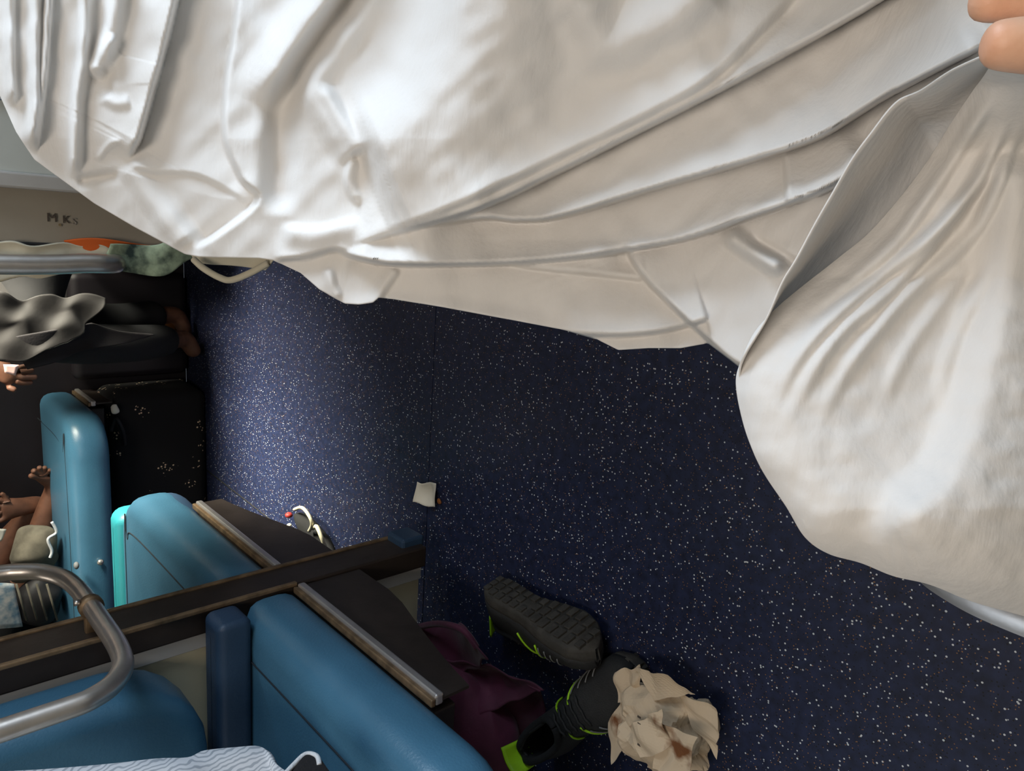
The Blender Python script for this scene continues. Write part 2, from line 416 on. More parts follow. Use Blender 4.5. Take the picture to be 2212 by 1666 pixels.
# aisle-side joint of the far sheet
sj = [Pz(440, 1010, 0), Pz(620, 1150, 0)]
meshobj('floor_joint', *tube([(sj[0][0], sj[0][1], .0008), (sj[1][0], sj[1][1], .0008)], .0022, 6), MT['gap'], fl)
struct(meshobj('ceiling', *box(XL, XR, YN, YB, ZC, ZC + .05), MT['ceil'], smooth=False))
struct(meshobj('wall_front', *box(XL, XR, YN - .05, YN, 0, ZC), MT['wall'], smooth=False))
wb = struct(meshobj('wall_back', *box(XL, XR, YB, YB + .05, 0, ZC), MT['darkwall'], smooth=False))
def wall_x(name, x0, x1, wins, m):
    """coach side wall with window openings (y0,y1,z0,z1) cut through it"""
    parts = []; ys = YN
    for (a, b, z0, z1) in wins:
        parts.append(box(x0, x1, ys, a, 0, ZC)); parts.append(box(x0, x1, a, b, 0, z0)); parts.append(box(x0, x1, a, b, z1, ZC)); ys = b
    parts.append(box(x0, x1, ys, YB, 0, ZC))
    return struct(meshobj(name, *merge(parts), m, smooth=False))
wr = [(-.15, 1.12, .60, 1.44), (1.55, 2.7, .76, 1.44)]
wl = [(-.35, .85, .78, 1.5)]
wall_x('wall_right', XR, XR + .06, wr, MT['wall']); wall_x('wall_left', XL - .06, XL, wl, MT['wall'])
for i, (x, s, wn) in enumerate([(XR, 1, wr[0]), (XR, 1, wr[1]), (XL, -1, wl[0])]):
    a, b, z0, z1 = wn
    t = .03; xa, xb = (x - .006, x + .02) if s > 0 else (x - .02, x + .006)
    o = struct(meshobj('window_%d' % (i + 1), *merge([box(xa, xb, a - t, a, z0 - t, z1 + t, .004), box(xa, xb, b, b + t, z0 - t, z1 + t, .004),
                box(xa, xb, a, b, z0 - t, z0, .004), box(xa, xb, a, b, z1, z1 + t, .004)]), MT['steel'], smooth=False))
    meshobj('pane', *box(x + s * .022, x + s * .026, a, b, z0, z1), MT['glass'], o, False)

# partition between the two bays (main side), with its end post in the aisle
wp = struct(meshobj('wall_partition', *box(XL, -.74, PY0 + .012, PY1 - .012, .095, ZC), MT['cream'], smooth=False))
post = meshobj('end_post', *merge([box(-.715, -.668, PY0, PY1, .085, ZC, .004)]), MT['post'], wp, False)
meshobj('post_edge', *box(-.672, -.664, PY0 - .004, PY0 + .006, .39, ZC, .002), MT['rust'], wp, False)
meshobj('post_edge', *box(-.672, -.664, PY1 - .006, PY1 + .004, .09, ZC, .002), MT['rust'], wp, False)
meshobj('grey_trim', *box(-.742, -.713, PY0 + .004, PY0 + .012, .095, ZC, .001), MT['grey'], wp, False)
meshobj('grey_trim', *box(-.742, -.713, PY1 - .012, PY1 - .004, .095, ZC, .001), MT['grey'], wp, False)
meshobj('foot_bracket', *box(-.690, -.650, PY0 + .02, PY1 - .002, .078, .135, .006), MT['bluedark'], wp, False)
meshobj('kick_base', *box(XL, -1.0, PY0 + .02, PY1 - .02, .0, .10), MT['gap'], wp, False)

# partition on the window side, seen edge-on past the sheet
sy = 1.20
ws = struct(meshobj('wall_side_partition', *box(-.045, XR, sy + .004, sy + .05, 0, ZC), MT['tanpanel'], smooth=False))
meshobj('panel', *box(.027, XR, sy - .006, sy + .004, .40, ZC, .002), MT['panel'], ws, False)
meshobj('raised_strip', *box(.025, .046, sy - .016, sy - .004, .40, ZC, .003), MT['grey'], ws, False)
meshobj('edge_channel', *box(-.057, -.045, sy - .004, sy + .056, 0, ZC, .002), MT['gap'], ws, False)
# faded lettering on the panel
def glyph(txt, px, py, size, m):
    cu = bpy.data.curves.new('lettering', 'FONT'); cu.body = txt; cu.size = size; cu.align_x = 'CENTER'; cu.align_y = 'CENTER'; cu.extrude = .0004
    p = Py(px, py, sy + .002)
    o = bpy.data.objects.new('lettering', cu); COL.objects.link(o); cu.materials.append(m)
    o.matrix_world = Matrix.Translation(p) @ Matrix(((0, 1, 0), (0, 0, 1), (1, 0, 0))).transposed().to_4x4()
    # reading direction runs down the panel
    o.matrix_world = Matrix.Translation(p) @ Matrix(((0, 1, 0, 0), (0, 0, -1, 0), (-1, 0, 0, 0), (0, 0, 0, 1)))
    o.parent = ws; o.matrix_parent_inverse = ws.matrix_world.inverted()
glyph('M', 112, 471, .017, MT['ink']); glyph('.', 129, 474, .03, MT['inkyellow']); glyph('K', 143, 475, .015, MT['ink']); glyph('S', 160, 479, .014, MT['inkpale'])

# ------------------------------------------------------------------ main berths
def berth(label, y0, y1, back, xfront=-.672, far=False, zc=(.388, .505)):
    """lower berth: blue cushion on a steel tray, aluminium strip and tapering dark plate at its aisle end"""
    t = thing('lower_berth', label, 'berth', (-1.5, (y0 + y1) / 2, 0), 'lower berths of the two bays')
    inner = back                                         # +1: backs onto the higher-y side
    r = .13
    cor = (.012, .01, .01, r) if back > 0 else (r, .01, .01, .012)
    cu = meshobj('cushion', *pad(XL + .005, xfront, y0, y1, zc[0], zc[1], cor, .045, .012), MT['blue'], t)
    yi = y0 + .035 if back > 0 else y1 - .035
    xs = xfront - .085
    pts = [(xs, (y1 - .01) if back > 0 else (y0 + .01), zc[1] + .0025), (xs, (y0 + .16) if back > 0 else (y1 - .16), zc[1] + .003),
           (xs - .03, (y0 + .085) if back > 0 else (y1 - .085), zc[1] + .002), (xs - .10, (y0 + .06) if back > 0 else (y1 - .06), zc[1] + .001),
           (XL + .1, (y0 + .055) if back > 0 else (y1 - .055), zc[1] + .001)]
    meshobj('stitched_seam', *tube(catmull(pts, 8), .0016, 6), MT['seam'], cu)
    # tray and strip
    ya, yb = (y0 + .225, y1) if back > 0 else (y0, y1 - .225)
    meshobj('tray', *box(XL, xfront - .02, ya if back > 0 else y0 + .005, yb - (.005 if back > 0 else 0), .352, zc[0] + .004, .004), MT['plate'], t, False)
    meshobj('edge_strip', *merge([box(xfront - .012, xfront + .006, ya, yb, .376, .391, .0035)]), MT['strip'], t, False)
    meshobj('worn_lip', *box(xfront - .012, xfront + .001, ya, yb, .391, .399, .002), MT['rust'], t, False)
    # plate: deep by the partition, shallow toward the free corner
    q = []
    n = 9
    for k in range(n):
        u = k / (n - 1); y = ya + (yb - ya) * (u if back > 0 else 1 - u)     # u=0 free end
        depth = .050 + .072 * min(1, u * 1.45) ** 1.2
        q.append((y, .378 - depth))
    V = []; 
    for xx in (xfront - .006, xfront - .001):
        for (y, z) in q: V += [(xx, y, .378), (xx, y, z)]
    F = []
    for k in range(n - 1):
        a = 2 * k; F.append((a, a + 1, a + 3, a + 2)); b = 2 * n + a; F.append((b, b + 2, b + 3, b + 1))
        F.append((a + 1, b + 1, b + 3, a + 3)); F.append((a, a + 2, b + 2, b))
    F.append((0, 2 * n, 2 * n + 1, 1)); F.append((2 * n - 2, 2 * n - 1, 4 * n - 1, 4 * n - 2))
    meshobj('end_plate', V, F, MT['plate'], t, False)
    yl = y1 - .08 if back > 0 else y0 + .08
    meshobj('leg', *box(-2.2, -2.15, yl - .02, yl + .02, 0, .355, .004), MT['plate'], t, False)
    meshobj('leg', *box(-1.35, -1.31, yl - .02, yl + .02, 0, .355, .004), MT['plate'], t, False)
    return t
bA = berth('blue lower berth nearest the camera, behind the maroon bag', .545, PY0 - .004, 1)
bB = berth('blue lower berth just beyond the dark partition post, with turquoise edge', PY1 + .008, 1.965, -1)
meshobj('turquoise_band', *pad(XL + .02, -.755, 1.958, 2.055, .36, .508, .03, .035), MT['turq'], bB)
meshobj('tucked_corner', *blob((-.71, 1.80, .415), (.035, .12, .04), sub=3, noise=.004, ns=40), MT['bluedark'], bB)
bC = berth('blue lower berth farthest away, with bare feet resting on it', 2.46, YB - .02, 1, xfront=-.62)
meshobj('button', *blob(Pz(165, 1222, .508), (.012, .012, .008), sub=2), MT['greypipe'], bC)
meshobj('seam_bolt', *blob(Py(217, 1215, 2.45), (.010, .008, .010), sub=2), MT['steel'], bC)

# back cushions on the near face of the partition
bk = thing('backrest', 'dark blue backrest cushion with rounded bottom corner hanging on partition', 'backrest', (-1.5, 1.15, .9))
mm = Matrix(((1, 0, 0, 0), (0, 0, -1, PY0 - .003), (0, 1, 0, 0), (0, 0, 0, 1)))
bc_ = meshobj('cushion', *xf(pad(XL + .01, -.712, .60, 1.42, .0, .125, (.02, .02, .02, .14), .03, .006), mm), MT['blue'], bk)
meshobj('stitched_seam', *tube(catmull([(-.76, PY0 - .118, 1.36), (-.76, PY0 - .118, .80), (-.775, PY0 - .118, .70), (-.84, PY0 - .118, .655), (-1.0, PY0 - .118, .645), (XL + .05, PY0 - .118, .645)], 8), .002, 6), MT['seam'], bc_)
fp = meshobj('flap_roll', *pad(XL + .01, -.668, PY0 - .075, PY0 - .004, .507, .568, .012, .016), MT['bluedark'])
tag(fp, 'narrow dark blue vinyl bolster lying between berth cushion and partition', 'bolster')

# ------------------------------------------------------------------ tubular ladder step on the post, grab rail at the side
lad = thing('ladder_step', 'bent steel tube ladder step clamped to the partition post', 'ladder', (-.625, 1.25, .73))
lx = -.625
path = catmull([(lx, 1.50, 1.85), (lx, 1.495, 1.2), (lx, 1.465, .87), (lx, 1.445, .79), (lx, 1.40, .750), (lx, 1.33, .733), (lx, 1.2, .730), (lx, 1.09, .731), (lx, 1.03, .745), (lx, .992, .785), (lx, .985, .86), (lx, .985, 1.2), (lx, .985, 1.85)], 10)
meshobj('rail', *tube(path, .0145, 16), MT['steel'], lad)
meshobj('clamp', *merge([tube([(lx, 1.243, .7305), (lx, 1.257, .7305)], .0185, 16), box(-.670, lx, 1.244, 1.256, .720, .741, .002)]), MT['rust'], lad)
meshobj('bolt', *tube([(lx + .012, 1.25, .746), (lx + .012, 1.25, .754)], .005, 8), MT['steel'], lad)
gr = thing('grab_rail', 'upright steel grab rail in front of the hanging clothes', 'rail', (-.073, 1.15, .8))
e1 = Py(258, 571, 1.165); e0 = Py(0, 571, 1.165)
meshobj('tube', *tube(catmull([(e0[0], 1.165, 1.9), (e0[0], 1.165, 1.2), (e0[0], 1.165, e0[2]), (e1[0], 1.165, e1[2] + .045), (e1[0], 1.168, e1[2] + .016), (e1[0], 1.178, e1[2] + .002), (e1[0], 1.198, e1[2])], 10), .0135, 16), MT['steel'], gr)
meshobj('mount', *tube([(-.05, 1.165, 1.75), (-.05, 1.21, 1.75)], .011, 10), MT['steel'], gr)

# hanging clothes between rail and panel
def hang(name, label, cat, pts, y, m, seed, amp=.006):
    P = [Py(a, b, y) for a, b in pts]
    o = meshobj(name, *sheet_patch(P, 26, 18, amp=amp, scale=70, seed=seed), m); solid(o, .003); return tag(o, label, cat)
hang('towel', 'beige towel hanging behind the upright grab rail', 'towel', [(-40, 522), (215, 528), (275, 580), (-40, 600)], 1.188, MT['beige'], 3)
hang('cloth', 'orange cloth hanging just below the panel edge', 'cloth', [(150, 518), (385, 530), (390, 560), (180, 560)], 1.192, MT['orange'], 5)
hang('scarf', 'pale green and black scarf hanging beside the white sheet', 'cloth', [(240, 530), (430, 525), (425, 572), (235, 596)], 1.182, MT['green'], 8, .008)

# seats on the window side, under the sheet
def seat(label, y0, y1, x0, cor, zt=.44):
    t = thing('side_seat', label, 'seat', ((x0 + XR) / 2, (y0 + y1) / 2, 0))
    meshobj('cushion', *pad(x0 + .012, XR - .004, y0, y1, .355, zt, cor, .035, .004), MT['blue'], t)
    meshobj('base', *box(x0 + .03, XR - .01, y0 + .03, y1 - .03, 0, .345, .01), MT['plate'], t, False)
    return t
s1 = seat('side seat under the camera with a curved steel edge below the sheet', -.9, .155, -.235, (.02, .03, .01, .01))
edge = [Pz(1985, 1245, .37), Pz(2010, 1270, .37), Pz(2060, 1303, .37), Pz(2120, 1335, .37), Pz(2212, 1374, .37), Pz(2330, 1418, .37), Pz(2500, 1480, .37)]
V = []; ec = catmull(edge, 6)
for p in ec:
    for dz, dx in ((.0, 0), (.012, .004), (.014, .05), (-.03, .05), (-.03, .003)): V.append((p[0] + dx, p[1], p[2] + dz))
F = [(5 * i + k, 5 * i + (k + 1) % 5, 5 * i + 5 + (k + 1) % 5, 5 * i + 5 + k) for i in range(len(ec) - 1) for k in range(5)]
meshobj('steel_edge', V, F, MT['strip'], s1)
seat('window side seat by the panel, covered by the white sheet',   .66, 1.185, .10, (.01, .03, .03, .01))

# ------------------------------------------------------------------ white bed sheet
def seg_dist(Pt, poly):
    """signed distance and arc parameter of points to a polyline; positive on its left side (image up when drawn left to right)"""
    best = np.full(len(Pt), 1e9); sd = np.zeros(len(Pt)); tt = np.zeros(len(Pt)); cum = 0.; over = np.zeros(len(Pt))
    poly = [np.array(p, float) for p in poly]
    tot = sum(np.linalg.norm(poly[i + 1] - poly[i]) for i in range(len(poly) - 1))
    for i in range(len(poly) - 1):
        a, b = poly[i], poly[i + 1]; ab = b - a; L = np.linalg.norm(ab); u = ab / L; n = np.array([u[1], -u[0]])
        w_ = Pt - a; t = w_ @ u; tc = np.clip(t, 0, L); dv = w_ - tc[:, None] * u; dist = np.linalg.norm(dv, axis=1)
        s = np.where((dv @ n) >= 0, 1., -1.)
        k = dist < best - 1e-9
        best = np.where(k, dist, best); sd = np.where(k, s * dist, sd); tt = np.where(k, (cum + tc) / tot, tt); cum += L
    return sd, tt
def sm(poly, n=6): return [tuple(p) for p in catmull(poly, n)]
def fade(t, a=.15, b=.15):
    f = np.ones_like(t)
    if a > 0: f = np.minimum(f, np.clip(t / a, 0, 1))
    if b > 0: f = np.minimum(f, np.clip((1 - t) / b, 0, 1))
    return f * f * (3 - 2 * f)
def lip(Pt, poly, amp, wu, wd, fa=.15, fb=.15, tr=8.):
    """overlapping fold: cloth left of the line stands amp nearer than cloth right of it"""
    sd, tt = seg_dist(Pt, sm(poly)); f = fade(tt, fa, fb)
    up = np.exp(-np.clip(sd, 0, None) / wu); dn = np.exp(-np.clip(-sd, 0, None) / wd)
    x = np.clip(sd / tr, -1, 1); s = .5 + .25 * x * (3 - x * x)
    return f * amp * (s * up * 1.0 - (1 - s) * .55 * dn)
def ridge(Pt, poly, amp, wl, wr, fa=.2, fb=.2, p=1.5):
    """rounded ridge (amp>0) or furrow (amp<0), own half-width on each side"""
    sd, tt = seg_dist(Pt, sm(poly)); f = fade(tt, fa, fb)
    q = np.where(sd > 0, np.clip(sd / wl, 0, 1), np.clip(-sd / wr, 0, 1))
    return f * amp * (np.cos(q * PI) * .5 + .5) ** p
def interp(pts, x):
    xs = [p[0] for p in pts]; ys = [p[1] for p in pts]; return np.interp(x, xs, ys)

def drape():
    """main body of the sheet: from beyond the window side down to its hem over the aisle"""
    hem = [(-140, 130), (-60, 160), (0, 205), (35, 285), (75, 345), (150, 400), (205, 440), (290, 490), (400, 549), (430, 555), (560, 558), (590, 562), (650, 590), (690, 625), (745, 656), (775, 658), (805, 654), (818, 643), (850, 646),
           (960, 664), (1100, 690), (1225, 714), (1290, 733), (1335, 756), (1400, 752), (1470, 752), (1530, 741), (1562, 765), (1600, 794), (1650, 800), (1700, 775), (1770, 660), (1850, 470), (1935, 310), (2060, 215), (2150, 165), (2330, 120)]
    NX, NY = 620, 260
    xs = np.linspace(-140, 2330, NX); yb = interp(hem, xs); yt = np.full(NX, -190.)
    vv = np.linspace(0, 1, NY)
    X = np.repeat(xs[None, :], NY, 0); Y = yt[None, :] + (yb - yt)[None, :] * vv[:, None]
    P = np.stack([X.ravel(), Y.ravel()], 1)
    x, y = P[:, 0], P[:, 1]
    ZT = [(-140, .85), (0, .845), (500, .81), (1000, .72), (1500, .645), (1900, .575), (2080, .47), (2160, .40), (2330, .35)]
    Z = sum(interp(ZT, x + o_) for o_ in range(-160, 161, 40)) / 9.
    Z += .03 * np.clip((y - 300) / 400, 0, 1) * np.clip((1700 - x) / 800, 0, 1)
    h = np.zeros(len(P))
    # left group of folds running down from the window side
    for poly, a, l, r in (([(25, -80), (25, 100), (30, 230)], .014, 14, 24), ([(85, -100), (78, 120), (75, 240), (62, 320)], .020, 16, 30), ([(112, -100), (100, 120), (85, 260), (72, 335)], .018, 12, 28),
                          ([(190, -100), (180, 110), (166, 220), (160, 390)], .020, 26, 22), ([(262, -100), (240, 60), (200, 170)], .024, 44, 34)):
        h += ridge(P, poly[::-1], a, r, l, .1, .2)
    h += lip(P, [(276, 352), (290, 320), (305, 288), (335, 180), (362, 80), (392, -60), (400, -190)], .030, 70, 50, .1, 0)
    h += lip(P, [(250, 212), (240, 180), (245, 160), (222, 120), (235, 84), (262, 80)], -.008, 60, 50, .15, .15, 14)
    h += ridge(P, [(222, 205), (250, 222), (285, 218)], .007, 30, 26)
    h += lip(P, [(268, 352), (330, 372), (430, 380), (540, 440)], .006, 40, 60)
    h += ridge(P, [(272, 350), (320, 420), (400, 535)], .010, 60, 40, .1, .1)
    h += ridge(P, [(160, 395), (200, 385), (265, 375)], -.010, 22, 30)
    h += ridge(P, [(205, 350), (240, 310), (268, 308)], .004, 14, 14)
    # strong bright fold with the diamond below it
    h += lip(P, [(420, 540), (552, 440), (520, 385), (490, 315), (484, 255), (490, 165), (512, 20), (520, -190)], -.026, 70, 60, .05, 0)
    h += ridge(P, [(560, 235), (600, 160), (680, 40), (740, -60), (800, -190)], .045, 90, 70, .2, 0)
    h += ridge(P, [(600, 470), (605, 330), (610, 230), (660, 120), (740, 20), (790, -80)], -.028, 64, 64, .1, .1)
    # lit pad (knee) and its tail
    h += ridge(P, [(770, 345), (700, 240), (672, 180), (710, 110), (780, 0), (830, -120)], .020, 55, 80, .05, .0)
    h += ridge(P, [(770, 340), (860, 300), (940, 225), (985, 130), (1010, 30), (1040, -120)], .075, 170, 330, .12, 0, 1.1)
    h += ridge(P, [(690, 175), (760, 300), (775, 345)], .010, 30, 30)
    h += ridge(P, [(765, 330), (752, 390), (776, 445)], .012, 30, 16)
    h += ridge(P, [(790, 480), (690, 505), (600, 500)], .014, 60, 30)
    h += ridge(P, [(1240, -100), (1290, 60), (1320, 95), (1440, 45), (1560, -40)], .022, 110, 110, .15, .1)
    # long tension folds converging on the left
    h += lip(P, [(705, 540), (850, 498), (1000, 440), (1200, 345), (1500, 195), (1640, 70), (1760, -60)], .012, 70, 60, .25, .1, 14)
    h += lip(P, [(720, 538), (870, 500), (1040, 448), (1200, 374), (1500, 222), (1650, 142), (1900, 0), (2010, -90)], .032, 75, 70, .22, 0, 7)
    h += lip(P, [(905, 492), (1040, 472), (1120, 477), (1210, 468), (1400, 411), (1640, 341), (1780, 291), (1920, 205), (2150, 85)], .042, 85, 55, .12, .05, 7)
    h += lip(P, [(720, 540), (780, 560), (850, 571), (980, 572), (1110, 568), (1250, 556), (1355, 540), (1480, 516), (1600, 476), (1700, 441), (1800, 402), (1900, 330)], .044, 85, 70, .06, .05, 7)
    h += lip(P, [(1060, 566), (1160, 580), (1280, 592), (1394, 606)], .012, 26, 40, .3, .05)
    h += lip(P, [(1690, 800), (1600, 790), (1520, 725), (1440, 650), (1396, 604), (1365, 560), (1352, 520)], -.026, 120, 60, .02, .1)
    h += lip(P, [(1180, 712), (1260, 722), (1350, 724), (1440, 714), (1530, 690)], .016, 45, 40, .2, .02)
    h += lip(P, [(1690, 320), (1698, 380), (1700, 441)], .009, 40, 40, .2, .1)
    h += ridge(P, [(1560, 500), (1620, 540), (1700, 590)], .024, 44, 34)
    h += ridge(P, [(1610, 510), (1700, 560), (1760, 590)], -.010, 24, 24)
    h += lip(P, [(590, 562), (660, 556), (720, 540), (760, 545)], .014, 30, 40)
    h += ridge(P, [(860, 575), (835, 610), (812, 648)], .010, 22, 30, .2, .0)
    h += ridge(P, [(705, 575), (720, 620), (735, 650)], .006, 20, 20)
    h += ridge(P, [(700, 660), (900, 668), (1100, 695), (1230, 715)], .006, 50, 20)
    r = np.random.default_rng(5)
    for k in range(26):                                         # fine crumple
        d = r.normal(size=2); d /= np.linalg.norm(d); wl = r.uniform(35, 150)
        h += wl * 3.2e-6 * np.sin((P @ d) * 2 * PI / wl + r.uniform(0, 6) + 1.5 * np.sin((P @ d[::-1]) * .013 + k))
    ss = lambda a, b, v: (lambda q: q * q * (3 - 2 * q))(np.clip((v - a) / (b - a), 0, 1))
    h -= .055 * (1 - ss(260, 600, x)) * (y - 150) / 500
    h -= .10 * ss(880, 1180, x) * (1 - ss(1450, 1800, x)) * (np.minimum(y, 520) - 330) / 600
    Z = Z - h
    V = Pds(P, Z)
    F = [(j * NX + i, (j + 1) * NX + i, (j + 1) * NX + i + 1, j * NX + i + 1) for j in range(NY - 1) for i in range(NX - 1)]
    return V, F

def billow():
    """the part held up by the hand, billowing toward the camera, with its shaded inner side"""
    left = sm([(2165, 95), (2140, 142), (2060, 260), (1990, 370), (1890, 492), (1810, 560), (1740, 615), (1680, 665), (1630, 720), (1600, 785), (1591, 830), (1603, 900), (1622, 960), (1650, 1020), (1700, 1095), (1740, 1160), (1790, 1195), (1860, 1215), (1930, 1243), (2010, 1262), (2100, 1298), (2220, 1332), (2340, 1370)], 10)
    left = np.array(left)
    NS = len(left); NT = 110
    right = np.stack([np.full(NS, 2380.), np.interp(np.linspace(0, 1, NS), [0, .12, 1], [60, 180, 1400])], 1)
    right[:, 0] = np.maximum(right[:, 0], left[:, 0] + 60)
    tv = np.linspace(0, 1, NT) ** 1.4
    P = (left[:, None, :] * (1 - tv)[None, :, None] + right[:, None, :] * tv[None, :, None]).reshape(-1, 2)
    s = np.repeat(np.linspace(0, 1, NS), NT); t = np.tile(tv, NS)
    x, y = P[:, 0], P[:, 1]
    Z = interp([(90, .285), (180, .39), (330, .455), (600, .475), (900, .455), (1100, .435), (1250, .43), (1400, .44)], y)
    dist = np.abs(seg_dist(P, left)[0])
    h = .035 * (1 - np.exp(-dist / 55.)) - .035                  # rolls away along its outline
    h += ridge(P, [(2215, 300), (2200, 560), (2130, 900), (2060, 1060), (1950, 1140), (1850, 1150)], .026, 420, 120, .1, .15, 1.0)
    for poly, a in (([(2150, 200), (2010, 420), (1900, 560), (1700, 700)], .007), ([(2190, 240), (2060, 460), (1830, 660), (1720, 780), (1670, 900)], .009), ([(2180, 320), (1950, 600), (1800, 740), (1690, 930)], .008),
                    ([(2205, 250), (2120, 480), (1960, 640), (1830, 800), (1750, 960)], .007), ([(2100, 560), (1960, 760), (1900, 900)], .004), ([(2150, 560), (2060, 740), (2020, 900)], .004)):
        h += ridge(P, poly, a, 26, 34, .15, .3)
    r = np.random.default_rng(9)
    for k in range(18):
        d = r.normal(size=2); d /= np.linalg.norm(d); wl = r.uniform(30, 120)
        h += wl * 1.8e-6 * np.sin((P @ d) * 2 * PI / wl + r.uniform(0, 6) + 1.5 * np.sin((P @ d[::-1]) * .015 + k))
    Z = Z - h
    V = Pds(P, Z)
    F = [(j * NT + i, (j + 1) * NT + i, (j + 1) * NT + i + 1, j * NT + i + 1) for j in range(NS - 1) for i in range(NT - 1)]
    return V, F

def inner_fold():
    """shaded inner side of the billow, between its rim and the drape behind"""
    A = np.array(sm([(2150, 110), (2060, 150), (1990, 195), (1935, 222), (1880, 290), (1840, 345), (1800, 415), (1760, 485), (1720, 560), (1690, 610), (1655, 690), (1612, 760), (1598, 800), (1602, 840)], 8))
    B = np.array(sm([(2175, 120), (2145, 160), (2075, 270), (2010, 372), (1965, 440), (1905, 500), (1860, 540), (1820, 570), (1750, 625), (1690, 675), (1640, 730), (1618, 790), (1608, 830), (1612, 850)], 8))
    n = len(A); NT = 24; V = []
    for i in range(n):
        s = i / (n - 1)
        za = np.interp(s, [0, .2, .6, .85, 1], [.345, .445, .465, .478, .50]); zb = np.interp(s, [0, .2, .6, 1], [.36, .52, .565, .525])
        for k in range(NT):
            u = k / (NT - 1); p = A[i] * (1 - u) + B[i] * u
            V.append(Pd(p[0], p[1], za * (1 - u) + zb * u + .02 * math.sin(PI * u)))
    F = [(j * NT + i, (j + 1) * NT + i, (j + 1) * NT + i + 1, j * NT + i + 1) for j in range(n - 1) for i in range(NT - 1)]
    return V, F
bs = meshobj('bed_sheet', *merge([drape(), billow(), inner_fold()]), MT['sheet'])
solid(bs, .0012)
tag(bs, 'big rumpled white cotton bed sheet held up in front of the camera', 'sheet')

# things at the sheet's left edge
def pillow(name, label, cat, px, py, dist, radii, m, seed):
    o = meshobj(name, *blob(Pd(px, py, dist), radii, sub=4, noise=radii[2] * .08, ns=28, seed=seed), m); return tag(o, label, cat)
pillow('pillow', 'off white pillow peeking out at the left edge above the panel', 'pillow', -40, 245, 1.0, (.055, .05, .075), MT['offwhite'], 2)
pillow('folded_blanket', 'small pale blue striped blanket fold at the far left', 'blanket', -30, 190, .965, (.03, .04, .04), MT['bluestripe'], 4)
o = meshobj('pillowcase', *sheet_patch([Pd(405, 540, .90), Pd(600, 540, .86), Pd(575, 585, .87), Pd(415, 566, .90)], 26, 18, amp=.003, scale=90, seed=6,
            fold=lambda u, v: .02 * math.sin(PI * u) * v), MT['beige']); solid(o, .002)
V = np.array([v.co[:] for v in o.data.vertices])
tag(o, 'beige pillowcase corner hanging out below the white sheet', 'pillowcase')
o = meshobj('pillowcase_hem', *tube(catmull([Pd(418, 560, .885), Pd(440, 580, .882), Pd(475, 600, .878), Pd(500, 605, .875), Pd(540, 590, .872), Pd(580, 568, .868)], 8), .004, 8), MT['beige'], o)

# ------------------------------------------------------------------ hand holding the sheet
hd = thing('person', 'hand in the top right corner pinching the white sheet', 'person', Pd(2300, 80, .25))
HZ = .262
def hp(x, y, z=HZ): return Pd(x, y, z)
skin('hand', [
    [(hp(2900, 160, .27), .030), (hp(2650, 120, .268), .028, 'wrist'), (hp(2520, 60, .262), (.040, .020), 'palm'), (hp(2430, 10, .262), (.040, .016), 'knuck')],
    ['knuck', (hp(2330, -22, .262), .0105), (hp(2215, -12, .262), .0095), (hp(2130, 5, .262), .0078), (hp(2098, 12, .262), .0052)],
    ['knuck', (hp(2340, -60, .272), .0105), (hp(2225, -70, .276), .0095), (hp(2140, -40, .278), .0080), (hp(2112, -25, .278), .0055)],
    ['knuck', (hp(2370, -110, .282), .0100), (hp(2270, -130, .288), .0090), (hp(2190, -100, .290), .0075), (hp(2165, -85, .290), .0052)],
    ['knuck', (hp(2410, -150, .292), .0085), (hp(2330, -180, .296), .0075), (hp(2270, -160, .298), .0062), (hp(2250, -150, .298), .0045)],
    ['palm', (hp(2430, 100, .255), .0150), (hp(2330, 105, .250), .0110), (hp(2240, 98, .249), .0098), (hp(2160, 96, .250), .0092), (hp(2118, 96, .251), .0062)],
], MT['skin'], hd)

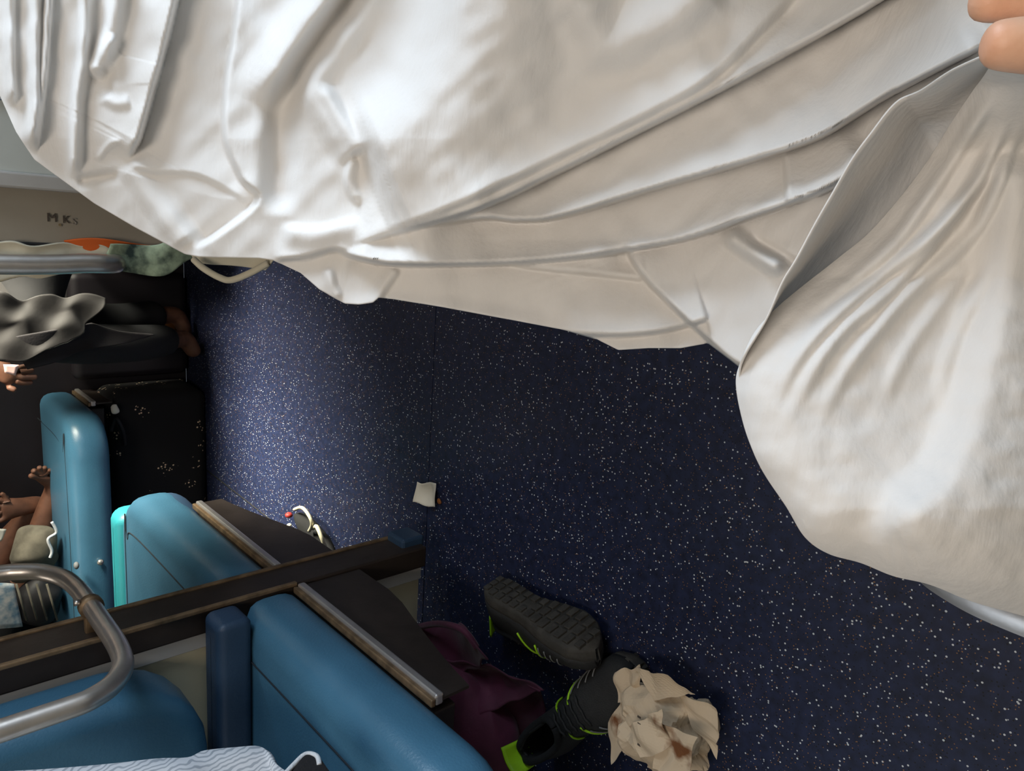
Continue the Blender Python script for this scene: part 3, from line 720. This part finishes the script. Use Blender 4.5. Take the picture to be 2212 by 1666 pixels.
# ------------------------------------------------------------------ shoes
def shoe(label, mtx, size=1.0):
    mtx = mtx @ Matrix.Scale(size, 4)
    t = thing('sport_shoe', label, 'shoe', mtx.translation, 'pair of black sport shoes')
    L = .295
    def hw(u): return float(np.interp(u, [0, .05, .15, .32, .45, .62, .76, .88, .96, 1], [.012, .026, .034, .031, .031, .043, .048, .042, .024, .004]))
    def cy(u): return float(np.interp(u, [0, .4, .75, 1], [0, .006, .002, .010]))
    N = 40; K = 15
    def up(v): return [tuple(mtx @ Vector(p)) for p in v]
    # outsole: hourglass slab with a rolled rim
    V, F = [], []
    us = [.5 - .5 * math.cos(PI * i / (N - 1)) for i in range(N)]
    rings = ((.90, -.002), (1.0, .004), (1.04, .014), (1.02, .024))
    for i, u in enumerate(us):
        lift = .012 * max(0, (u - .78) / .22) ** 2 + .006 * max(0, (.10 - u) / .1) ** 2
        for s, z in rings: V.append((u * L, cy(u) + hw(u) * s, z + lift))
        for s, z in reversed(rings): V.append((u * L, cy(u) - hw(u) * s, z + lift))
    n = 8
    for i in range(N - 1):
        for k in range(n): F.append((i * n + k, i * n + (k + 1) % n, (i + 1) * n + (k + 1) % n, (i + 1) * n + k))
    F.append(tuple(range(n))); F.append(tuple(reversed([(N - 1) * n + k for k in range(n)])))
    sol = meshobj('outsole', up(V), F, MT['sole'], t)
    # tread lugs
    parts = []
    for i in range(13):
        u = .06 + i * .072
        for s in (-1, 0, 1):
            if abs(u - .42) < .07 and s == 0: continue
            w_ = hw(u) * .48; x0 = u * L - .006; yc = cy(u) + s * hw(u) * .58
            lift = .012 * max(0, (u - .78) / .22) ** 2
            parts.append(box(x0, x0 + .013, yc - w_ * .5, yc + w_ * .5, -.006 + lift, .001 + lift, .001))
    lg = merge(parts); o = meshobj('tread', up(lg[0]), lg[1], MT['sole'], sol, False); o['kind'] = 'stuff'
    # upper: vault over the sole, open at the ankle
    def ht(u): return float(np.interp(u, [0, .04, .12, .30, .42, .55, .72, .88, .97, 1], [.055, .072, .074, .064, .070, .064, .048, .036, .024, .012]))
    V, F = [], []
    for i, u in enumerate(us):
        lift = .012 * max(0, (u - .78) / .22) ** 2
        openness = float(np.interp(u, [.0, .06, .12, .34, .42, .46], [.0, .18, .30, .30, .14, 0]))
        for k in range(K):
            a = PI * k / (K - 1)
            if openness > 0:                               # stop the vault short of the top: the collar
                half = PI / 2 * (1 - openness)
                a = half * (k / (K // 2)) if k <= K // 2 - 0 else PI - half * ((K - 1 - k) / (K // 2))
                if k == K // 2: a = half
            c = math.cos(a); sgn = 1 if c >= 0 else -1
            yy = sgn * abs(c) ** .75 * hw(u) * 1.0; zz = .020 + lift + ht(u) * math.sin(a) ** .85
            V.append((u * L * .985 + .002, cy(u) + yy, zz))
    for i in range(N - 1):
        for k in range(K - 1):
            um = (us[i] + us[i + 1]) / 2
            if k in (K // 2 - 0,) and .03 < um < .445: continue
            F.append((i * K + k, i * K + k + 1, (i + 1) * K + k + 1, (i + 1) * K + k))
    F.append(tuple(range(K))); F.append(tuple(reversed([(N - 1) * K + k for k in range(K)])))
    upr = meshobj('upper', up(V), F, MT['upper'], t); solid(upr, .005)
    # insole and collar lining
    V = []; 
    for i in range(20):
        u = .04 + .45 * i / 19
        V += [(u * L, cy(u) + hw(u) * .8, .026), (u * L, cy(u) - hw(u) * .8, .026)]
    meshobj('insole', up(V), [(2 * i, 2 * i + 1, 2 * i + 3, 2 * i + 2) for i in range(19)], MT['lining'], t)
    ring = []
    for i in range(28):
        a = 2 * PI * i / 28
        u = .215 + .205 * math.cos(a); ring.append((u * L, cy(u) + .0245 * math.sin(a), .020 + ht(u) * .93 + .006 * math.cos(2 * a)))
    meshobj('collar', up(tube(catmull(ring + [ring[0]], 2), .0062, 10)[0]), tube(catmull(ring + [ring[0]], 2), .0062, 10)[1], MT['lining'], t)
    # lime heel tab, side stripes, piping, laces
    hv, hf = sheet_patch([(.002, .026, .116), (.002, -.026, .116), (.010, -.022, .066), (.010, .022, .066)], 10, 8, fold=lambda u, v: -.010 * math.sin(PI * u))
    o = meshobj('heel_tab', up(hv), hf, MT['lime'], t); solid(o, .004)
    o['label'] = 'lime green heel tab'
    def on(u, a, lift=.004):
        c = math.cos(a); sgn = 1 if c >= 0 else -1
        return (u * L * .985 + .002, cy(u) + sgn * abs(c) ** .75 * (hw(u) + lift), .020 + (ht(u) + lift) * math.sin(a) ** .85)
    for s in (0, 1):
        for (u0, a0, u1, a1) in ((.50, 1.25, .40, .25), (.58, 1.25, .60, .2)):
            pts = [on(u0 + (u1 - u0) * k / 8, (a0 + (a1 - a0) * k / 8) if s == 0 else PI - (a0 + (a1 - a0) * k / 8)) for k in range(9)]
            tv_, tf_ = tube(pts, .0019, 6); meshobj('side_stripe', up(tv_), tf_, MT['lime'], upr)['label'] = 'lime green stripe'
        for j in range(4):
            pts = [on(.60 + .06 * j + .03 * k / 6, (.95 - .12 * k) if s == 0 else PI - (.95 - .12 * k)) for k in range(7)]
            tv_, tf_ = tube(pts, .0012, 6); meshobj('piping', up(tv_), tf_, MT['greypipe'], upr)
    for j in range(5):
        u = .46 + .045 * j
        pts = [on(u + .006 * (k % 2), 1.15 + .85 * k / 6, .006) for k in range(7)]
        tv_, tf_ = tube(pts, .0022, 6); meshobj('lace', up(tv_), tf_, MT['upper'], upr)
    return t
def frame(origin, xdir, zdir):
    x = Vector(xdir).normalized(); z = Vector(zdir); z = (z - x * z.dot(x)).normalized(); y = z.cross(x)
    m = Matrix.Identity(4)
    for i in range(3): m[i][0] = x[i]; m[i][1] = y[i]; m[i][2] = z[i]; m[i][3] = origin[i]
    return m
# first shoe: tipped on its side, outsole toward the camera
h0 = Pz(1056, 1256, .055); h1 = Pz(1275, 1372, .064)
shoe('black sport shoe tipped over so its grey outsole faces up', frame(h0, h1 - h0, (-.94, .14, -.27)), 1.04)
# second shoe: upright, seen into the opening
a0 = (-.965, .868, 0); a1 = (-.775, .712, 0)
shoe('black sport shoe standing upright with a lime green heel tab', frame((a0[0], a0[1], .004), (a1[0] - a0[0], a1[1] - a0[1], 0), (0, 0, 1)), 1.12)

# ------------------------------------------------------------------ crumpled newspaper
def crumple(center, R, seed, squash=(1, 1, .8)):
    bm = bmesh.new(); bmesh.ops.create_icosphere(bm, subdivisions=5, radius=1)
    V = np.array([v.co[:] for v in bm.verts]); F = [tuple(v.index for v in f.verts) for f in bm.faces]; bm.free()
    r = np.random.default_rng(seed)
    h = np.zeros(len(V))
    pts = r.normal(size=(46, 3)); pts /= np.linalg.norm(pts, axis=1)[:, None]; hs = r.uniform(-.30, .16, 46)
    D = np.arccos(np.clip(V @ pts.T, -1, 1)); idx = np.argsort(D, axis=1)
    d1 = np.take_along_axis(D, idx[:, :1], 1)[:, 0]; d2 = np.take_along_axis(D, idx[:, 1:2], 1)[:, 0]
    w1 = np.clip((d2 - d1) / .16, 0, 1)
    h = hs[idx[:, 0]] * (.5 + .5 * w1) + hs[idx[:, 1]] * (.5 - .5 * w1)
    for k in range(12):
        d = r.normal(size=3); d /= np.linalg.norm(d)
        h += .028 * np.abs(((V @ d) * r.uniform(2, 5) + r.uniform(0, 1)) % 1 - .5)
    V = V * (1 + h)[:, None] * R * np.array(squash)
    return V + np.array(center), F
pc = Pz(1438, 1568, .06)
pt = thing('crumpled_paper', 'crumpled ball of stained newspaper on the floor beside the upright shoe', 'paper', pc)
meshobj('paper_ball', *crumple(pc, .070, 21, (1.0, 1.12, .85)), MT['paper'], pt, False)
for k, (q, sd) in enumerate((([(1335, 1450), (1375, 1440), (1395, 1490), (1330, 1520)], 1), ([(1370, 1445), (1440, 1462), (1510, 1500), (1410, 1510)], 2), ([(1470, 1480), (1545, 1540), (1555, 1640), (1490, 1580)], 3),
                            ([(1318, 1560), (1345, 1500), (1370, 1600), (1322, 1650)], 4), ([(1430, 1560), (1500, 1590), (1480, 1690), (1400, 1660)], 5), ([(1350, 1570), (1430, 1530), (1450, 1610), (1385, 1640)], 6))):
    zz = [.075, .085, .07, .075, .13, .135][k]
    P4 = [Pz(a, b, zz + (.012 if j % 2 else 0)) for j, (a, b) in enumerate(q)]
    o = meshobj('torn_leaf', *sheet_patch(P4, 12, 12, amp=.004, scale=120, seed=sd), MT['paper'], pt, False); solid(o, .0008)
for j in range(5):                                           # lines of small illegible print
    p = Pz(1383, 1548 + 15 * j, .137); 
    meshobj('print_line', *box(p[0] - .0016, p[0] + .0016, p[1] - .003, p[1] + .003, .1395, .1402), MT['ink'], pt, False)

# small things on the floor
wpz = [Pz(897, 1042, .012), Pz(942, 1046, .02), Pz(940, 1097, .012), Pz(894, 1084, .018)]
wt = meshobj('wrapper', *sheet_patch(wpz, 14, 14, amp=.002, scale=90, seed=12, fold=lambda u, v: .012 * math.sin(PI * u) * math.sin(PI * v)), MT['white']); solid(wt, .001)
tag(wt, 'small white paper wrapper lying alone on the blue floor', 'wrapper')
p = Pz(948, 1083, .004)
tag(meshobj('scrap', *blob(p, (.007, .008, .003), sub=2, noise=.001, ns=300), MT['rustbit']), 'tiny orange brown scrap beside the white wrapper', 'scrap')
p = Pz(1268, 1432, .004)
tag(meshobj('straw_scrap', *tube(catmull([Pz(1258, 1420, .005), Pz(1268, 1434, .006), Pz(1274, 1452, .004)], 5), .0022, 6), MT['rustbit']), 'thin light brown scrap beside the toe of the tipped shoe', 'scrap')

# flip flop half under the plate
ft = thing('sandal', 'black sandal with cream straps on the floor by the dark plate', 'sandal', Pz(665, 1150, 0))
c0 = Pz(640, 1115, .012); c1 = Pz(720, 1215, .012)
mt_ = frame(((c0 + c1) / 2), c1 - c0, (0, 0, 1))
V = []; F = []; out = [(u, s) for u, s in ()]
N = 24; ring2 = []
for i in range(N):
    a = 2 * PI * i / N; u = math.cos(a); ring2.append((u * .125, math.sin(a) * (.042 + .010 * u)))
V = [(x, y, z) for z in (-.012, .006) for x, y in ring2]
F = [(k, (k + 1) % N, N + (k + 1) % N, N + k) for k in range(N)] + [tuple(reversed(range(N))), tuple(N + k for k in range(N))]
meshobj('sole', [tuple(mt_ @ Vector(v)) for v in V], F, MT['lining'], ft)
def strap(pts, r): 
    P = catmull([Pz(a, b, z) for a, b, z in pts], 8); meshobj('strap', *tube(P, r, 8), MT['strap'], ft)
strap([(636, 1101, .02), (652, 1097, .045), (666, 1112, .055), (674, 1132, .05), (668, 1147, .03)], .0052)
strap([(676, 1142, .03), (684, 1138, .05), (694, 1160, .055), (704, 1186, .04)], .0058)
meshobj('buckle', *blob(Pz(624, 1113, .025), (.009, .012, .012), sub=2), MT['red'], ft)
meshobj('logo_tab', *blob(Pz(625, 1135, .025), (.006, .008, .008), sub=2), MT['strap'], ft)

# maroon bag under the near berth
mb = thing('cloth_bag', 'maroon cloth bag slumped on the floor under the near berth', 'bag', Pz(1010, 1500, 0))
V, F = blob((-1.06, 1.07, .085), (.19, .19, .085), sub=5, noise=.014, ns=20, seed=31)
V = ripple(V, .005, 60, 12); V[:, 2] = np.maximum(V[:, 2], .002)
meshobj('body', V, F, MT['maroon'], mb)
q = [Pz(940, 1420, .10), Pz(1055, 1436, .10), Pz(1172, 1495, .055), Pz(1010, 1560, .12)]
o = meshobj('flap', *sheet_patch(q, 30, 30, amp=.005, scale=55, seed=17, fold=lambda u, v: .02 * math.sin(PI * u) * math.sin(PI * v)), MT['maroon'], mb); solid(o, .003)
q = [Pz(1055, 1440, .07), Pz(1165, 1490, .06), Pz(1182, 1570, .012), Pz(1080, 1640, .02)]
o = meshobj('flap', *sheet_patch(q, 26, 26, amp=.004, scale=70, seed=19), MT['maroon'], mb); solid(o, .003)
q = [Pz(892, 1352, .09), Pz(1005, 1350, .12), Pz(1052, 1430, .12), Pz(960, 1470, .11)]
o = meshobj('gathered_top', *sheet_patch(q, 24, 24, amp=.006, scale=60, seed=23, fold=lambda u, v: .02 * math.sin(PI * u)), MT['maroon'], mb); solid(o, .003)
meshobj('strap', *tube(catmull([Pz(898, 1356, .10), Pz(950, 1348, .13), Pz(1000, 1362, .13), Pz(1030, 1400, .12)], 8), .007, 8), MT['maroon'], mb)

# striped blanket and fleece on the near berth
bl = thing('striped_blanket', 'rumpled white blanket with grey stripes on the near berth', 'blanket', (-1.05, .95, .52))
top = catmull([(-80, 1668), (60, 1662), (250, 1650), (330, 1645), (400, 1640), (450, 1620), (520, 1614), (560, 1620), (590, 1650), (640, 1672), (690, 1690)], 5)
V = []; NR = 16
for i, p in enumerate(top):
    a = Px(p[0], p[1], -.72 + .06 * (1 - i / len(top)))
    b = Px(p[0] + 40, p[1] + 190, -.80)
    for k in range(NR):
        u = k / (NR - 1)
        base = np.array([a[0], a[1], a[2]])
        ang = u * PI * .75
        V.append((base[0] + .05 * (1 - math.cos(ang)) * .3 - .18 * u, base[1] - .10 * math.sin(ang) - .05 * u, base[2] - .03 * (1 - math.cos(ang)) + .006 * math.sin(u * 14 + i * .3)))
NT_ = len(top)
F = [(j * NR + i, (j + 1) * NR + i, (j + 1) * NR + i + 1, j * NR + i + 1) for j in range(NT_ - 1) for i in range(NR - 1)]
o = meshobj('cover', V, F, MT['stripe'], bl); solid(o, .006)
fz = thing('fleece_throw', 'black fleece corner with white fuzzy edge beside the striped blanket', 'blanket', Px(660, 1640, -.70))
pk = [Px(a, b, -.66) for a, b in ((600, 1690), (632, 1655), (660, 1630), (684, 1634), (690, 1652), (720, 1680))]
meshobj('fuzzy_edge', *tube(catmull(pk[:5], 8), .0032, 8), MT['furwhite'], fz)
q = [Px(a, b, -.665) for a, b in ((650, 1640), (684, 1640), (740, 1720), (600, 1720))]
o = meshobj('fleece', *sheet_patch(q, 12, 12, amp=.004, scale=60, seed=3), MT['furblack'], fz); solid(o, .008)

# ------------------------------------------------------------------ next bay: luggage and people
fb = thing('patterned_bag', 'black cloth bag with pale flower dots under the farthest berth', 'bag', (-.9, 2.82, 0))
V, F = pad(-1.42, -.60, 2.70, YB - .01, .003, .335, .05, .05, .02)
meshobj('body', ripple(V, .006, 18, 4), F, MT['flower'], fb)
meshobj('handle', *tube(catmull([Py(240, 930, 2.69), Py(250, 905, 2.66), Py(265, 930, 2.66), Py(270, 960, 2.69)], 8), .007, 8), MT['blackbag'], fb)
tag(meshobj('paper_scrap', *blob(Py(247, 884, 2.66), (.018, .008, .013), sub=2, noise=.003, ns=150), MT['white']), 'tiny white paper scrap on top of the dark patterned bag', 'scrap')
ob = thing('suitcase', 'dark case with a rusty orange side standing at the aisle end', 'suitcase', (-.45, 2.85, 0))
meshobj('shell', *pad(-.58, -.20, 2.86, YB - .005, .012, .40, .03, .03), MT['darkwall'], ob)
meshobj('pocket', *pad(-.48, -.36, 2.845, 2.865, .06, .15, .015, .008), MT['rustbit'], ob)

def foot(name, heel, ball, toedir, side, m, parent):
    """bare foot as one surface: heel, arch, ball and five unequal toes"""
    heel, ball, td, sd = [np.array(v, float) for v in (heel, ball, toedir, side)]
    td /= np.linalg.norm(td); sd /= np.linalg.norm(sd)
    mid = (heel + ball) / 2
    ch = [[(heel + np.array([.02, .10, .03]), .032), (heel, .030, 'heel'), (mid, .028), (ball, (.036, .02), 'ball')]]
    for k, (off, ln, r) in enumerate(((-.032, .048, .0125), (-.012, .050, .009), (.006, .045, .0085), (.022, .038, .008), (.036, .030, .0075))):
        ch.append(['ball', (ball + sd * off + td * .018, r), (ball + sd * off * 1.05 + td * ln, r * .9)])
    return skin(name, ch, m, parent, 2)
p1 = thing('person', 'person lying on the farthest berth, bare soles toward the camera, dark trousers', 'person', (-1.1, 2.75, .5))
hipz = .66
skin('body', [
    [((-1.75, 2.70, .64), (.14, .12), 'hip'), ((-1.95, 2.70, .76), (.13, .11)), ((-2.1, 2.70, .95), (.15, .11), 'chest'), ((-2.16, 2.70, 1.08), .055), ((-2.18, 2.70, 1.22), (.085, .095))],
    ['hip', ((-1.40, 2.83, .80), .075), ((-1.10, 2.84, .62), .045), (Py(95, 1085, 2.80), .036, 'h1'), (Py(50, 1095, 2.77), .036), (Py(22, 1095, 2.76), (.040, .024), 'b1')],
    ['hip', ((-1.42, 2.72, .72), .075), ((-1.15, 2.74, .58), .045), (Py(120, 1045, 2.74), .030, 'h2'), (Py(85, 1032, 2.72), .026, 'b2')],
    ['b1', (Py(8, 1122, 2.745), .011), (Py(-4, 1128, 2.74), .010)], ['b1', (Py(3, 1108, 2.745), .0095), (Py(-10, 1112, 2.74), .009)], ['b1', (Py(0, 1094, 2.745), .009), (Py(-12, 1096, 2.74), .0085)],
    ['b1', (Py(2, 1080, 2.745), .0085), (Py(-8, 1081, 2.74), .008)], ['b1', (Py(8, 1068, 2.745), .008), (Py(0, 1067, 2.74), .0075)],
    ['b2', (Py(72, 1026, 2.70), .012), (Py(62, 1030, 2.69), .011)], ['b2', (Py(78, 1020, 2.70), .009), (Py(70, 1016, 2.69), .009)], ['b2', (Py(88, 1016, 2.70), .009), (Py(84, 1008, 2.69), .0085)],
    ['b2', (Py(97, 1016, 2.70), .0085), (Py(96, 1008, 2.69), .008)], ['b2', (Py(104, 1020, 2.70), .008), (Py(108, 1014, 2.69), .0075)],
    ['chest', ((-2.0, 2.62, .98), .05), ((-1.9, 2.6, .74), .042), ((-1.72, 2.66, .72), .034)],
], MT['brownskin'], p1)
skin('trousers', [
    [((-1.75, 2.70, .65), (.15, .13), 'hip'), ((-1.40, 2.83, .81), .088), ((-1.16, 2.85, .66), .068)],
    ['hip', ((-1.42, 2.72, .73), .088), ((-1.18, 2.75, .60), .066)]], MT['trousers'], p1)
skin('shirt', [[((-1.85, 2.70, .70), (.145, .125)), ((-1.95, 2.70, .77), (.145, .125)), ((-2.1, 2.70, .95), (.165, .125), 'c'), ((-2.15, 2.70, 1.05), .075)], ['c', ((-2.0, 2.62, .97), .06), ((-1.95, 2.61, .86), .055)]], MT['kurta'], p1)
meshobj('hair', *blob((-2.19, 2.71, 1.27), (.088, .098, .085), sub=3), MT['hair'], p1)

# clothes and papers beside the feet
V, F = blob(Py(70, 1190, 2.62), (.10, .05, .055), sub=5, noise=.012, ns=45, seed=41)
tag(meshobj('garment', V, F, MT['greycloth']), 'olive grey garment heaped on the farthest berth beside the feet', 'clothes')
tag(meshobj('cord', *tube(catmull([Py(112, 1128, 2.55), Py(122, 1150, 2.55), Py(104, 1165, 2.55), Py(112, 1190, 2.55), Py(108, 1205, 2.55)], 8), .0045, 8), MT['furwhite']), 'short white cord beside the olive grey garment', 'cord')
tb = thing('sling_bag', 'black bag with pale cords lying behind the ladder step', 'bag', Pz(85, 1310, .5))
V, F = blob(Py(85, 1300, 2.60), (.085, .06, .065), sub=4, noise=.004, ns=40, seed=44); meshobj('body', V, F, MT['blackbag'], tb)
for k in range(4):
    meshobj('cord', *tube([Py(35 + 22 * k, 1262, 2.53), Py(58 + 22 * k, 1340, 2.53)], .0035, 6), MT['greycloth'], tb)
q = [Py(a, b, 2.56) for a, b in ((-30, 1262), (30, 1262), (48, 1352), (-30, 1362))]
o = meshobj('newspaper', *sheet_patch(q, 10, 10, amp=.003, scale=50, seed=2), MT['newsprint']); solid(o, .006); tag(o, 'folded newspaper at the left edge behind the ladder step', 'newspaper')
q = [Py(a, b, 2.66) for a, b in ((-20, 1140), (14, 1142), (4, 1168), (-20, 1185))]
o = meshobj('paper_sheet', *sheet_patch(q, 6, 6, amp=.002, scale=60, seed=3), MT['white']); solid(o, .002); tag(o, 'white paper corner above the olive grey garment at left edge', 'paper')

# second person: seated on the window side of the next bay, knee toward the aisle
p2 = thing('person', 'seated person in grey brown tunic, knee in the aisle, hand on the knee', 'person', (-.1, 2.5, 0))
K = Py(55, 775, 2.45); HIP = np.array([-.02, 2.58, .56]); KN2 = K + np.array([.03, .17, -.02])
HX = Py(14, 812, 2.36)
skin('body', [
    [(HIP, (.13, .12), 'hip'), (HIP + [.06, .03, .22], (.13, .11)), (HIP + [.09, .03, .44], (.16, .11), 'chest'), (HIP + [.08, .02, .57], .055), (HIP + [.04, 0, .72], (.085, .10))],
    ['hip', (K + [.04, .0, -.03], .058), (np.array([-.41, 2.58, .28]), .036), (np.array([-.42, 2.72, .07]), .036, 'an'), (np.array([-.49, 2.72, .035]), (.036, .022))],
    ['hip', (KN2 + [.05, .05, -.03], .045), (np.array([-.36, 2.74, .27]), .036), (np.array([-.34, 2.80, .07]), .036), (np.array([-.43, 2.80, .035]), (.036, .022))],
    ['chest', (HIP + [-.04, -.12, .40], .05), (np.array([-.22, 2.36, .80]), .042), (HX + [.06, .03, .03], .028), (HX, (.032, .016), 'hand')],
    ['hand', (HX + [-.02, -.01, -.03], .009), (HX + [-.022, -.01, -.06], .008)], ['hand', (HX + [-.005, -.015, -.035], .009), (HX + [-.006, -.015, -.07], .008)],
    ['hand', (HX + [.010, -.01, -.032], .009), (HX + [.012, -.01, -.065], .008)], ['hand', (HX + [.022, -.005, -.03], .008), (HX + [.025, -.005, -.055], .007)],
    ['hand', (HX + [-.03, 0, .0], .010), (HX + [-.042, -.01, -.02], .0085)],
], MT['brownskin'], p2)
skin('trousers', [[(HIP, (.135, .125), 'hip'), (K + [.04, 0, -.03], .07), (np.array([-.41, 2.58, .28]), .066), (np.array([-.42, 2.70, .12]), .058)],
    ['hip', (KN2 + [.05, .05, -.03], .07), (np.array([-.36, 2.74, .27]), .066), (np.array([-.34, 2.79, .12]), .058)]], MT['trousers'], p2)
skin('tunic', [[(K + [.05, .02, .0], .080), (HIP + [-.12, .0, .03], .115), (HIP + [.02, .01, .05], (.15, .14)), (HIP + [.06, .03, .22], (.145, .125)), (HIP + [.09, .03, .44], (.175, .125), 'c'), (HIP + [.085, .02, .53], .08)],
    ['c', (HIP + [-.04, -.12, .40], .062), (np.array([-.22, 2.36, .80]), .055), (HX + [.09, .04, .05], .04)]], MT['kurta'], p2)
q = [Py(a, b, yy) for a, b, yy in ((-30, 640, 2.36), (235, 640, 2.40), (150, 745, 2.34), (-20, 790, 2.30))]
o = meshobj('tunic_skirt', *sheet_patch(q, 40, 34, amp=.009, scale=75, seed=7), MT['kurta'], p2); solid(o, .004)
q = [Py(a, b, yy) for a, b, yy in ((40, 735, 2.34), (190, 700, 2.37), (330, 720, 2.44), (60, 800, 2.34))]
o = meshobj('shawl_end', *sheet_patch(q, 22, 22, amp=.010, scale=40, seed=11), MT['mauve'], p2); solid(o, .004)
meshobj('hair', *blob(HIP + [.05, .01, .78], (.088, .105, .075), sub=3), MT['hair'], p2)
q = [Py(a, b, 2.30) for a, b in ((8, 787), (42, 788), (34, 812), (10, 806))]
o = meshobj('card', *sheet_patch(q, 5, 5, amp=.001, scale=60, seed=3), MT['pink']); solid(o, .002); tag(o, 'small pink card held in the seated person\'s hand', 'card')
seat('side seat of the next bay under the person in the tunic', 2.35, YB - .02, -.10, (.01, .01, .02, .02))
# clothes hung on the back wall
def wallcloth(name, label, pts, m, seed):
    P = [Py(a, b, YB - .03) for a, b in pts]
    o = meshobj(name, *sheet_patch(P, 14, 20, amp=.004, scale=60, seed=seed), m); solid(o, .004); tag(o, label, 'clothes')
wallcloth('hanging_cloth', 'mauve grey cloth hung on the dark wall behind the seated person', [(70, 560), (155, 560), (150, 655), (85, 655)], MT['mauve'], 4)
bp_ = Py(8, 630, YB - .03)
tag(meshobj('pouch', *pad(bp_[0] - .025, bp_[0] + .03, YB - .04, YB - .005, bp_[2] - .01, bp_[2] + .05, .01, .01), MT['bluebit']), 'small bright blue pouch on the dark far wall', 'pouch')

# ceiling lamps the light comes from
for lx_, ly_, sx_, sy_, lb in ((-.12, -.15, .3, .9, 'long ceiling lamp over the near aisle'), (-1.5, 2.2, .5, .5, 'square ceiling lamp over the next bay')):
    t = thing('ceiling_lamp', lb, 'lamp', (lx_, ly_, ZC))
    meshobj('housing', *box(lx_ - sx_ / 2 - .02, lx_ + sx_ / 2 + .02, ly_ - sy_ / 2 - .02, ly_ + sy_ / 2 + .02, ZC - .025, ZC, .004), MT['steel'], t, False)
    meshobj('diffuser', *box(lx_ - sx_ / 2, lx_ + sx_ / 2, ly_ - sy_ / 2, ly_ + sy_ / 2, ZC - .032, ZC - .024, .003), MT['lampglass'], t, False)
